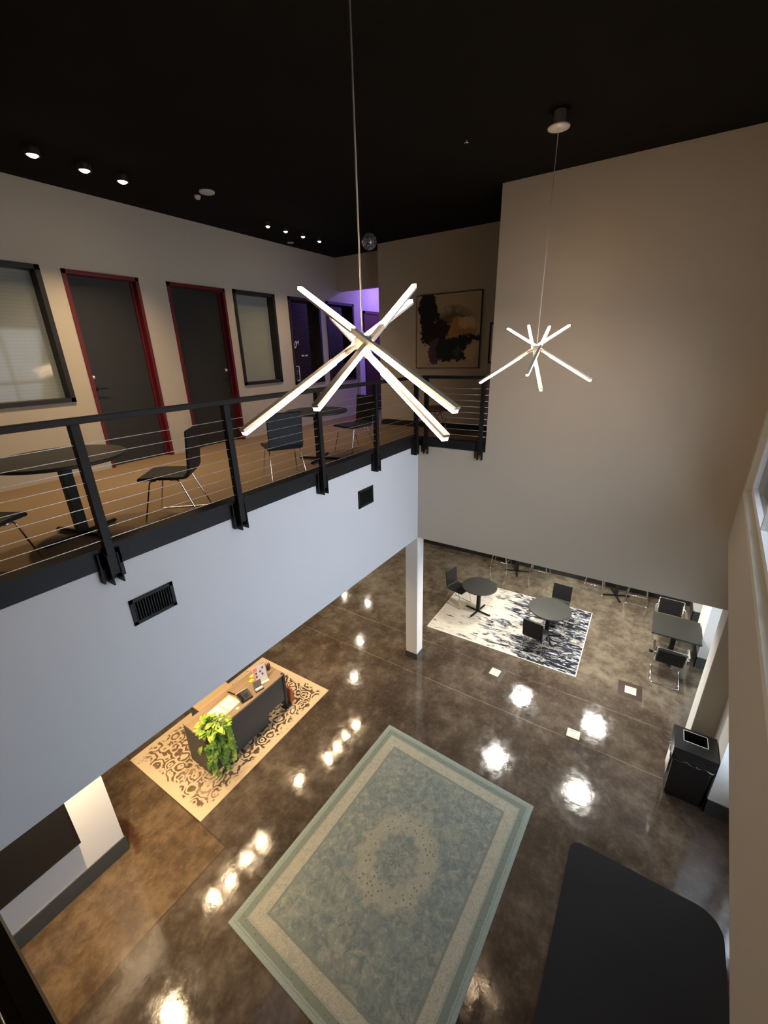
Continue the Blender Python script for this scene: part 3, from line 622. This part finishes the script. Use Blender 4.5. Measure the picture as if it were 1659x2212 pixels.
prism(b, poly, 0.001, 0.012); tag(obj('floor_mat', b, 'mat'), 'charcoal entrance mat with rounded corners, bottom right of the photo', 'mat')

# floor outlet boxes
for k, (x, y, rz, hx, hy, pt_, lab) in enumerate(((6.79, 1.87, -4, 0.10, 0.095, 0.20, 'cream floor outlet in dark patch beside the cream and black rug'), (7.65, -0.47, 2, 0.10, 0.095, 0.21, 'cream floor outlet in dark patch in front of the cantilever chair'), (6.065, 0.265, 2, 0.09, 0.10, 0.0, 'cream rectangular floor outlet nearest the blue rug'))):
    t = thing('floor_outlet', lab, 'floor outlet', (x, y, 0), math.radians(rz), 'floor outlets')
    if pt_: one('patch', plain('dark_patched_concrete', (0.045, 0.028, 0.022), 0.25, var=0.5, scale=9), t, (-pt_, pt_, -pt_+0.02, pt_, 0.0005, 0.002))
    one('cover_plate', 'cream', t, (-hx, hx, -hy, hy, 0.001, 0.006), bevel=0.001)
    one('lid', 'white', t, (-hx*0.6, hx*0.5, -hy*0.7, -hy*0.1, 0.006, 0.008), (-hx*0.6, hx*0.5, hy*0.1, hy*0.7, 0.006, 0.008)); one('slot', 'print', t, (-hx*0.7, hx*0.7, -0.006, 0.0, 0.006, 0.0085), (hx*0.58, hx*0.66, -hy*0.6, hy*0.6, 0.006, 0.0085))

# ------------------------------------------------------------------ tables
def pedestal(t, h, spread=0.36, rot=0.0):
    b = NB(); bx(b, -0.042, 0.042, -0.042, 0.042, 0.05, h-0.03); o = obj('pedestal', b, 'black_steel', t, 0.004)
    b = NB()
    for q in range(2):
        n0 = len(b.verts); bx(b, -spread, spread, -0.022, 0.022, 0.012, 0.045, bev=0.012); xf(b, Matrix.Rotation(rot+q*PI/2, 4, 'Z'), n0)
    obj('cross_base', b, 'black_steel', t)
    b = NB(); bx(b, -0.2, 0.2, -0.02, 0.02, h-0.05, h-0.03); bx(b, -0.02, 0.02, -0.2, 0.2, h-0.05, h-0.03); obj('top_support', b, 'black_steel', t)
def round_table(r, h, rot, loc, label, group=None):
    t = thing('round_table', label, 'table', loc, 0, group)
    b = NB(); lathe(b, [(0, h-0.03), (r-0.01, h-0.03), (r, h-0.022), (r, h-0.008), (r-0.006, h), (0, h)], 56)
    o = obj('tabletop', b, 'table', t)
    for f in o.data.polygons: f.use_smooth = abs(f.normal.z) < 0.5
    pedestal(t, h, 0.34, rot); return t
round_table(0.42, 0.74, -0.18, (8.60, 2.93, 0.013), 'round charcoal table at the cream end of the patterned rug')
round_table(0.45, 0.74, 0.5, (8.48, 1.27, 0.013), 'round charcoal table at the black end of the patterned rug')
round_table(0.40, 1.05, 0.3, (11.12, 2.70, 0), 'far tall round table against the wall, behind the table at the rug cream end')
round_table(0.40, 1.05, 0.40, (11.12, 0.12, 0), 'far tall round table against the wall, right of the patterned rug')
t1 = round_table(0.50, 0.74, 0.24, (1.43, 4.26, ZF), 'round black cafe table on the balcony at the left photo edge')
t2 = round_table(0.45, 0.74, 0.35, (4.68, 4.22, ZF), 'round black cafe table on the balcony behind the large chandelier')
st = thing('square_table', 'square charcoal table by the street side wall', 'table', (9.11, -1.065, 0))
one('tabletop', 'table', st, (-0.41, 0.41, -0.41, 0.41, 0.71, 0.74), bevel=0.003); pedestal(st, 0.74, 0.36, 0)

# ------------------------------------------------------------------ sled chairs (face +x)
def sled_chair(label, group=None):
    t = thing('sled_chair', label, 'chair', (0, 0, 0), 0, group)
    b = NB(); n = 8; W2 = 0.215
    prof = [(0.225, 0.425), (0.235, 0.44), (0.22, 0.46), (0.10, 0.465), (-0.10, 0.455), (-0.19, 0.455), (-0.19, 0.425), (-0.05, 0.425), (0.1, 0.43)]
    lo = [b.verts.new((x, -W2, z)) for x, z in prof]; hi = [b.verts.new((x, W2, z)) for x, z in prof]
    b.faces.new(lo); b.faces.new(list(reversed(hi)))
    for k in range(len(prof)): k2 = (k+1) % len(prof); b.faces.new((lo[k], hi[k], hi[k2], lo[k2]))
    obj('seat', b, 'leather', t, 0.008)
    b = NB(); prof = [(-0.19, 0.425), (-0.195, 0.457), (-0.225, 0.50), (-0.265, 0.87), (-0.278, 0.885), (-0.293, 0.87), (-0.252, 0.49), (-0.225, 0.44)]
    lo = [b.verts.new((x, -W2+0.005, z)) for x, z in prof]; hi = [b.verts.new((x, W2-0.005, z)) for x, z in prof]
    b.faces.new(lo); b.faces.new(list(reversed(hi)))
    for k in range(len(prof)): k2 = (k+1) % len(prof); b.faces.new((lo[k], hi[k], hi[k2], lo[k2]))
    obj('backrest', b, 'leather', t, 0.008)
    for s in (-1, 1):
        y = s*0.225; b = NB()
        tube(b, fillet([(0.05, s*0.19, 0.42), (0.13, s*0.19, 0.42), (0.235, y, 0.008), (-0.285, y, 0.008), (-0.13, s*0.19, 0.42), (-0.05, s*0.19, 0.42)], 0.03), 0.0075, 8); obj('side_frame', b, 'chrome', t)
    b = NB(); tube(b, [(0.12, -0.19, 0.415), (0.12, 0.19, 0.415)], 0.006); tube(b, [(-0.12, -0.19, 0.415), (-0.12, 0.19, 0.415)], 0.006); obj('cross_bar', b, 'chrome', t)
    return t
used = [False]; proto = sled_chair('x', None)
def chair(x, y, z, deg, label, group):
    if not used[0]:
        used[0] = True; proto.location = (x, y, z); proto.rotation_euler = (0, 0, math.radians(deg)); proto['label'] = label; proto['group'] = group; return proto
    c = dup(proto, (x, y, z), math.radians(deg), label); c['group'] = group; return c
GB, GL = 'sled chairs on the balcony', 'sled chairs in the lower seating area'
chair(2.19, 3.97, ZF, 132, 'black sled chair on the balcony, first right of the left edge table', GB)
chair(0.68, 3.93, ZF, 30, 'black sled chair cut by the left edge of the photo on the balcony', GB)
chair(3.66, 3.93, ZF, 60, 'black sled chair seen from behind on the balcony, below the large chandelier', GB)
chair(5.32, 4.05, ZF, 165, 'black sled chair on the right of the balcony table behind the chandelier', GB)
chair(8.72, 3.50, 0.013, -104, 'black sled chair at the table on the cream end of the rug', GL)
chair(9.15, 1.20, 0.013, 177, 'black sled chair on the far side of the table at the rug black end', GL)
chair(7.87, 1.37, 0.013, -8, 'black sled chair with its back to the camera at the rug black end', GL)
def bar_stool(loc, deg, label):
    t = thing('bar_stool', label, 'stool', loc, math.radians(deg), 'bar stools at the far tall tables')
    b = NB(); bx(b, -0.19, 0.19, -0.20, 0.20, 0.735, 0.77, bev=0.012); obj('seat', b, 'leather', t)
    b = NB(); bx(b, -0.215, -0.185, -0.19, 0.19, 0.77, 0.99, bev=0.012); obj('backrest', b, 'leather', t)
    for s_ in (-1, 1):
        b = NB(); tube(b, fillet([(0.08, s_*0.16, 0.73), (0.14, s_*0.16, 0.73), (0.255, s_*0.225, 0.009), (-0.255, s_*0.225, 0.009), (-0.14, s_*0.16, 0.73), (-0.08, s_*0.16, 0.73)], 0.03), 0.012, 8); obj('side_frame', b, 'chrome', t)
        b = NB(); tube(b, [(0.215, s_*0.203, 0.25), (-0.215, s_*0.203, 0.25)], 0.007, 8); obj('side_rail', b, 'chrome', t)
    b = NB(); tube(b, [(0.215, -0.203, 0.25), (0.215, 0.203, 0.25)], 0.011, 8); obj('footrest', b, 'chrome', t)
bar_stool((11.17, 3.20, 0), -90, 'chrome stool frame cut by the wall edge, left of the left tall table')
bar_stool((11.20, 2.08, 0), 90, 'chrome stool frame cut by the wall edge, right of the left tall table')
bar_stool((11.17, 0.66, 0), -90, 'chrome stool frame cut by the wall edge, left of the right tall table')
bar_stool((11.13, -0.34, 0), 90, 'chrome stool frame cut by the wall edge, right of the right tall table')

# ------------------------------------------------------------------ cantilever armchairs (face +x)
def canti(label, loc, deg):
    t = thing('cantilever_chair', label, 'chair', loc, math.radians(deg), 'cantilever chairs at the square table')
    for nm, s in (('side_frame', -1), ('side_frame', 1)):
        y = s*0.235; b = NB()
        tube(b, fillet([(-0.30, y*0.98, 0.011), (0.25, y, 0.011), (0.27, y, 0.45), (-0.16, y, 0.42), (-0.27, y, 0.80)], 0.06, 5), 0.0115, 8)
        obj(nm, b, 'chrome', t)
        b = NB(); tube(b, fillet([(0.20, y*1.02, 0.45), (0.20, s*0.275, 0.64), (-0.21, s*0.275, 0.64), (-0.235, y, 0.68)], 0.05, 5), 0.0105, 8); arm = obj('armrest', b, 'chrome', t)
        b = NB(); bx(b, -0.14, 0.16, s*0.275-0.022, s*0.275+0.022, 0.65, 0.668, bev=0.006); obj('arm_pad', b, 'chrome', arm)
    b = NB(); tube(b, fillet([(-0.20, -0.23, 0.011), (-0.30, -0.23, 0.011), (-0.30, 0.23, 0.011), (-0.20, 0.23, 0.011)], 0.06, 5), 0.0115, 8); obj('floor_bar', b, 'chrome', t)
    b = NB(); tube(b, fillet([(-0.26, -0.235, 0.76), (-0.275, -0.235, 0.81), (-0.275, 0.235, 0.81), (-0.26, 0.235, 0.76)], 0.04, 5), 0.0115, 8); obj('top_rail', b, 'chrome', t)
    b = NB()
    for k in range(9):
        x0 = 0.25-k*0.046; bx(b, x0-0.043, x0, -0.215, 0.215, 0.435-(k*0.003), 0.468-(k*0.003), bev=0.008)
    obj('seat', b, 'leather', t)
    b = NB()
    for k in range(7):
        z0 = 0.48+k*0.042; xo = -0.185-k*0.0125; bx(b, xo-0.03, xo, -0.215, 0.215, z0, z0+0.040, bev=0.008)
    obj('backrest', b, 'leather', t); return t
canti('chrome cantilever armchair with its back to the camera at the square table', (8.40, -0.995, 0), 0)
canti('chrome cantilever armchair on the far side of the square table', (9.83, -0.98, 0), 180)

# ------------------------------------------------------------------ waste bin
wb = thing('waste_bin', 'tall black square waste bin beside the white pier', 'bin', (5.85, -1.235, 0))
b = NB(); prism(b, [(-0.20, -0.23), (0.20, -0.23), (0.20, 0.23), (-0.20, 0.23)], 0.015, 0.74)
for v in b.verts:
    if v.co.z < 0.1: v.co.x *= 0.82; v.co.y *= 0.94
obj('bin_body', b, 'black_plastic', wb, 0.025)
b = NB(); w0, w1_, z0, z1 = 0.22, 0.25, 0.76, 0.95; hx0, hx1, hy0, hy1 = -0.03, 0.17, -0.135, 0.135
for q in ((-w0, hx0, -w1_, w1_), (hx1, w0, -w1_, w1_), (hx0, hx1, -w1_, hy0), (hx0, hx1, hy1, w1_)): bx(b, *q, z0, z1)
bmesh.ops.remove_doubles(b, verts=b.verts, dist=1e-4); obj('bin_lid', b, 'black_plastic', wb)
one('opening', 'void', wb, (hx0, hx1, hy0, hy1, 0.77, 0.775)); one('rim', 'alu', wb, (hx0-0.006, hx0, hy0, hy1, 0.94, 0.955), (hx1, hx1+0.006, hy0, hy1, 0.94, 0.955), (hx0, hx1, hy0-0.006, hy0, 0.94, 0.955), (hx0, hx1, hy1, hy1+0.006, 0.94, 0.955))
b = NB(); seg = 44; ring = []
for k in range(seg):
    a = 2*PI*k/seg; c_, s_ = math.cos(a), math.sin(a); q = max(abs(c_), abs(s_)); x, y = 0.205*c_/q, 0.24*s_/q
    ring.append((x*1.03, y*1.03, 0.735+0.014*math.sin(k*2.3)+0.01*math.sin(k*5.1)))
tube(b, ring, [0.014+0.007*math.sin(k*1.7) for k in range(seg)], 6, closed=True); obj('bin_liner', b, plain('black_bin_liner', (0.03, 0.03, 0.032), 0.22, var=0.3), wb)
b = NB(); bx(b, -0.12, 0.14, 0.236, 0.246, 0.30, 0.72); obj('side_bag', b, 'bag', wb, 0.004)

# ------------------------------------------------------------------ reception desk
dk = thing('reception_desk', 'dark grey reception desk with oak top on the floral rug', 'desk', (2.33, 4.83, 0.013))
one('desktop', 'oak', dk, (0, 1.63, 0.0, 0.56, 0.72, 0.755), bevel=0.004)
one('front_panel', 'dark_grey', dk, (0.02, 1.16, 0.01, 0.035, 0.0, 0.72), (1.16, 1.58, 0.01, 0.035, 0.20, 0.72))
one('side_panel', 'dark_grey', dk, (0.0, 0.03, 0.02, 0.55, 0, 0.72))
b = NB(); bx(b, 1.56, 1.63, -0.005, 0.065, 0, 0.76, bev=0.012); obj('leg', b, plain('blue_black_post', (0.02, 0.028, 0.035), 0.4), dk)
b = NB(); bx(b, 1.56, 1.62, 0.48, 0.54, 0, 0.72, bev=0.01); obj('leg', b, 'dark_grey', dk)
one('foot', 'black_steel', dk, (1.52, 1.68, -0.04, 0.09, 0.0, 0.02))
fc = thing('file_cabinet', 'low tan topped cabinet behind the reception desk', 'cabinet', (2.72, 5.45, 0.013))
one('cabinet_body', 'dark_grey', fc, (0, 0.62, 0, 0.42, 0.0, 0.56)); one('cabinet_top', 'tan', fc, (-0.02, 0.64, -0.02, 0.44, 0.56, 0.59)); one('drawer', 'black_plastic', fc, (0.03, 0.59, 0.42, 0.43, 0.05, 0.26), (0.03, 0.59, 0.42, 0.43, 0.29, 0.52))
DZ = 0.013+0.755+0.001
# flyer stand
fl = thing('flyer_stand', 'clear stand with red and white flyer on the reception desk', 'sign', (3.60, 5.02, DZ), math.radians(-18))
M_ = Matrix.Rotation(math.radians(-14), 4, 'X')
b = NB(); bx(b, -0.115, 0.115, -0.002, 0.002, 0.01, 0.31); xf(b, M_); obj('flyer', b, plain('flyer_paper', (0.66, 0.60, 0.60), 0.4, var=0.02), fl)
b = NB(); bx(b, -0.105, -0.035, -0.004, -0.002, 0.22, 0.29); bx(b, -0.105, -0.09, -0.004, -0.002, 0.06, 0.22); bx(b, -0.08, -0.05, -0.004, -0.002, 0.10, 0.12); xf(b, M_); obj('red_print', b, 'redprint', fl)
b = NB()
for (x, z) in ((-0.075, 0.17), (-0.075, 0.11), (0.0, 0.18), (0.03, 0.12), (0.05, 0.23)): bx(b, x, x+0.028, -0.0045, -0.002, z, z+0.035)
xf(b, M_); obj('dark_print', b, 'darkprint', fl)
b = NB(); bx(b, -0.12, 0.12, -0.004, 0.004, 0, 0.012); bx(b, -0.12, 0.12, -0.06, 0.06, 0, 0.004); obj('stand', b, 'white', fl)
cp = thing('brochure_holder', 'small tilted holder with brochures in front of the flyer stand', 'brochure holder', (3.45, 4.93, DZ), math.radians(-15))
b = NB(); bx(b, -0.07, 0.07, 0, 0.01, 0.012, 0.16); xf(b, M_); obj('back', b, plain('mauve_card', (0.16, 0.12, 0.11), 0.4), cp); one('tray', 'black_plastic', cp, (-0.07, 0.07, -0.05, 0.01, 0, 0.02)); one('brochures', 'paper', cp, (-0.065, 0.065, -0.045, -0.01, 0.02, 0.05))
ph = thing('desk_phone', 'black desk phone on the reception desk', 'phone', (3.20, 4.98, DZ), math.radians(-12))
b = NB(); prism(b, [(-0.10, -0.09), (0.10, -0.09), (0.10, 0.09), (-0.10, 0.09)], 0, 0.03)
for v in b.verts:
    if v.co.z > 0.01 and v.co.y > 0: v.co.z += 0.05
obj('phone_base', b, 'black_plastic', ph, 0.006)
b = NB(); bx(b, -0.095, -0.045, -0.09, 0.09, 0.055, 0.085, bev=0.012); obj('handset', b, 'black_plastic', ph)
one('screen_strip', 'white', ph, (-0.11, 0.09, 0.092, 0.10, 0.07, 0.085)); b = NB()
for i in range(3):
    for j in range(4): bx(b, 0.0+i*0.025, 0.017+i*0.025, -0.07+j*0.025, -0.053+j*0.025, 0.04+j*0.012, 0.046+j*0.012)
obj('keypad', b, 'dark_grey', ph)
cb = NB(); tube(cb, [(3.16-0.004*k, 5.12+0.022*k+0.02*math.sin(k), DZ+0.014) for k in range(10)], 0.010, 6); tag(obj('phone_cord', cb, 'black_plastic'), 'short black cord lying behind the desk phone', 'cord')
bd = thing('round_badge', 'round cream badge on a cord beside the desk phone', 'badge', (2.985, 4.90, DZ)); b = NB(); lathe(b, [(0, 0), (0.035, 0), (0.035, 0.008), (0, 0.008)], 24); obj('disc', b, 'cream', bd)
b = NB(); tube(b, [(0.03, 0, 0.004), (0.07, -0.02, 0.004), (0.12, -0.03, 0.004), (0.16, -0.02, 0.004)], 0.003, 6); obj('cord', b, 'white', bd)
tr = thing('document_tray', 'pale acrylic tray holding two printed sheets on the desk', 'tray', (2.86, 5.10, DZ), math.radians(4)); one('tray_base', plain('pale_tray', (0.55, 0.42, 0.30), 0.3), tr, (-0.25, 0.25, -0.15, 0.15, 0, 0.006))
for k, x in enumerate((-0.12, 0.12)):
    sh = thing('printed_sheet', ['cream printed sheet on the tray, nearer the plant', 'cream printed sheet on the tray, nearer the desk phone'][k], 'paper', (2.86+x, 5.10, DZ+0.007), math.radians(4+k*2), 'sheets on the desk tray')
    one('sheet', 'paper', sh, (-0.10, 0.10, -0.125, 0.125, 0, 0.002)); one('print_lines', 'print', sh, *[(-0.07+0.022*i, -0.064+0.022*i, -0.08, 0.06-0.02*(i % 2), 0.002, 0.0025) for i in range(2, 5)])
for k, (x, y, a, w, lab) in enumerate(((2.44, 5.16, 20, 0.055, 'yellow sticky note nearest the desk corner'), (2.47, 5.02, -15, 0.05, 'yellow sticky note touching the plant leaves'), (2.56, 5.24, 50, 0.04, 'curled yellow sticky note farthest from the desk corner'), (3.60, 5.28, 10, 0.04, 'yellow slip behind the flyer stand, farther from it'), (3.52, 5.20, 10, 0.04, 'yellow slip behind the flyer stand, closer to it'))):
    b = NB(); prism(b, [(-w, -w*0.7), (w, -w*0.7), (w, w*0.7), (-w, w*0.7)], 0, 0.002)
    o = obj('sticky_note', b, 'yellow'); o.location = (x, y, DZ); o.rotation_euler = (0, 0.05, math.radians(a)); tag(o, lab, 'note', 'yellow notes on the desk')
cu = thing('pen_cup', 'dark cup with pens at the right end of the desk', 'cup', (3.88, 5.16, DZ)); b = NB(); lathe(b, [(0, 0), (0.035, 0), (0.04, 0.10), (0.034, 0.10), (0.03, 0.01), (0, 0.01)], 24); obj('cup', b, plain('dark_red_cup', (0.05, 0.012, 0.012), 0.3), cu)
for k in range(4):
    b = NB(); tube(b, [(0.01*math.cos(k*1.7), 0.01*math.sin(k*1.7), 0.02), (0.03*math.cos(k*1.7), 0.03*math.sin(k*1.7), 0.16)], 0.004, 6); obj('pen', b, ['redprint', 'black_plastic', 'white', 'black_plastic'][k], cu)
# rust leather bag standing at the end of the desk
rc = thing('leather_bag', 'rust leather bag standing at the right end of the desk', 'bag', (4.07, 4.95, 0.0145))
b = NB(); prism(b, [(-0.06, -0.12), (0.06, -0.12), (0.06, 0.12), (-0.06, 0.12)], 0, 0.30)
for v in b.verts:
    if v.co.z > 0.1: v.co.x *= 0.45; v.co.y *= 0.85
obj('bag_body', b, 'copper', rc, 0.018)
for sx in (-0.02, 0.02):
    b = NB(); tube(b, fillet([(sx, -0.06, 0.29), (sx, -0.05, 0.40), (sx, 0.05, 0.40), (sx, 0.06, 0.29)], 0.05, 5), 0.006, 6); obj('handle', b, 'copper', rc)

# ------------------------------------------------------------------ pothos
pp = thing('pothos_plant', 'trailing golden pothos hanging over the desk corner', 'plant', (2.47, 4.86, DZ))
b = NB(); lathe(b, [(0, 0), (0.07, 0), (0.095, 0.12), (0.085, 0.12), (0.075, 0.10), (0, 0.10)], 28); obj('pot', b, 'pot', pp)
rnd = random.Random(3); vb = NB(); lb_ = NB()
def leaf(b, pos, dirv, nrm, L):
    d = dirv.normalized(); n = (nrm-d*nrm.dot(d)).normalized(); s = d.cross(n)
    pts = [(0, 0, 0), (-0.10, 0.30, 0.03), (0.05, 0.50, 0.08), (0.45, 0.42, 0.06), (0.80, 0.18, -0.02), (1.05, 0, -0.10), (0.80, -0.18, -0.02), (0.45, -0.42, 0.06), (0.05, -0.50, 0.08), (-0.10, -0.30, 0.03)]
    c = b.verts.new(pos+d*0.4*L-n*0.03*L); vs = [b.verts.new(pos+d*x*L+s*y*L+n*z*L) for x, y, z in pts]
    for k in range(len(vs)): b.faces.new((c, vs[k], vs[(k+1) % len(vs)]))
for k in range(80):     # crown
    a = rnd.uniform(0, 2*PI); r = rnd.uniform(0.03, 0.23); z = 0.12+rnd.uniform(0.02, 0.15)*(1.2-r/0.23)
    p = Vector((r*math.cos(a)+0.03, r*math.sin(a)-0.02, z)); d = Vector((math.cos(a)*rnd.uniform(0.5, 1), math.sin(a)*rnd.uniform(0.5, 1), rnd.uniform(-0.5, 0.15)))
    leaf(lb_, p, d, Vector((rnd.uniform(-.4, .4), rnd.uniform(-.4, .4), 1)), rnd.uniform(0.06, 0.10)); tube(vb, [(0, 0, 0.10), p*0.55+Vector((0, 0, 0.07)), p], 0.0025, 5)
for k in range(16):     # trailing stems over the corner, down the desk front
    x0 = rnd.uniform(-0.22, 0.20); y0 = -0.055-rnd.uniform(0.03, 0.13); Lz = rnd.uniform(0.30, 0.72); pts = [Vector((0, -0.02, 0.11)), Vector((x0*0.6, -0.06, 0.12)), Vector((x0, y0, 0.0))]
    n = int(Lz/0.06)
    for q in range(1, n+1): pts.append(Vector((x0+0.02*math.sin(q*0.9+k), y0+0.015*math.cos(q*0.7+k), -q*0.06)))
    tube(vb, pts, 0.0025, 5)
    for q in range(2, len(pts)):
        for _ in range(2):
            a = rnd.uniform(-2.6, -0.5); d = Vector((math.cos(a), math.sin(a)*0.8, rnd.uniform(-1.1, -0.2))); leaf(lb_, pts[q]+Vector((0, 0, rnd.uniform(-.02, .02))), d, Vector((rnd.uniform(-.3, .3), -0.9, 0.7)), rnd.uniform(0.055, 0.085))
for (x, y, z) in ((-0.17, 0.12, -0.25), (-0.16, 0.10, -0.20)):
    leaf(lb_, Vector((x, y, z)), Vector((-0.4, -0.5, -0.4)), Vector((-1, 0, 0.8)), 0.085)
tube(vb, [Vector((-0.17, 0.12, -0.22)), Vector((-0.165, 0.10, -0.02)), Vector((-0.13, 0.03, 0.08)), Vector((-0.05, 0, 0.12))], 0.0025, 5)
obj('vines', vb, 'vine', pp); obj('foliage', lb_, 'leaf', pp)
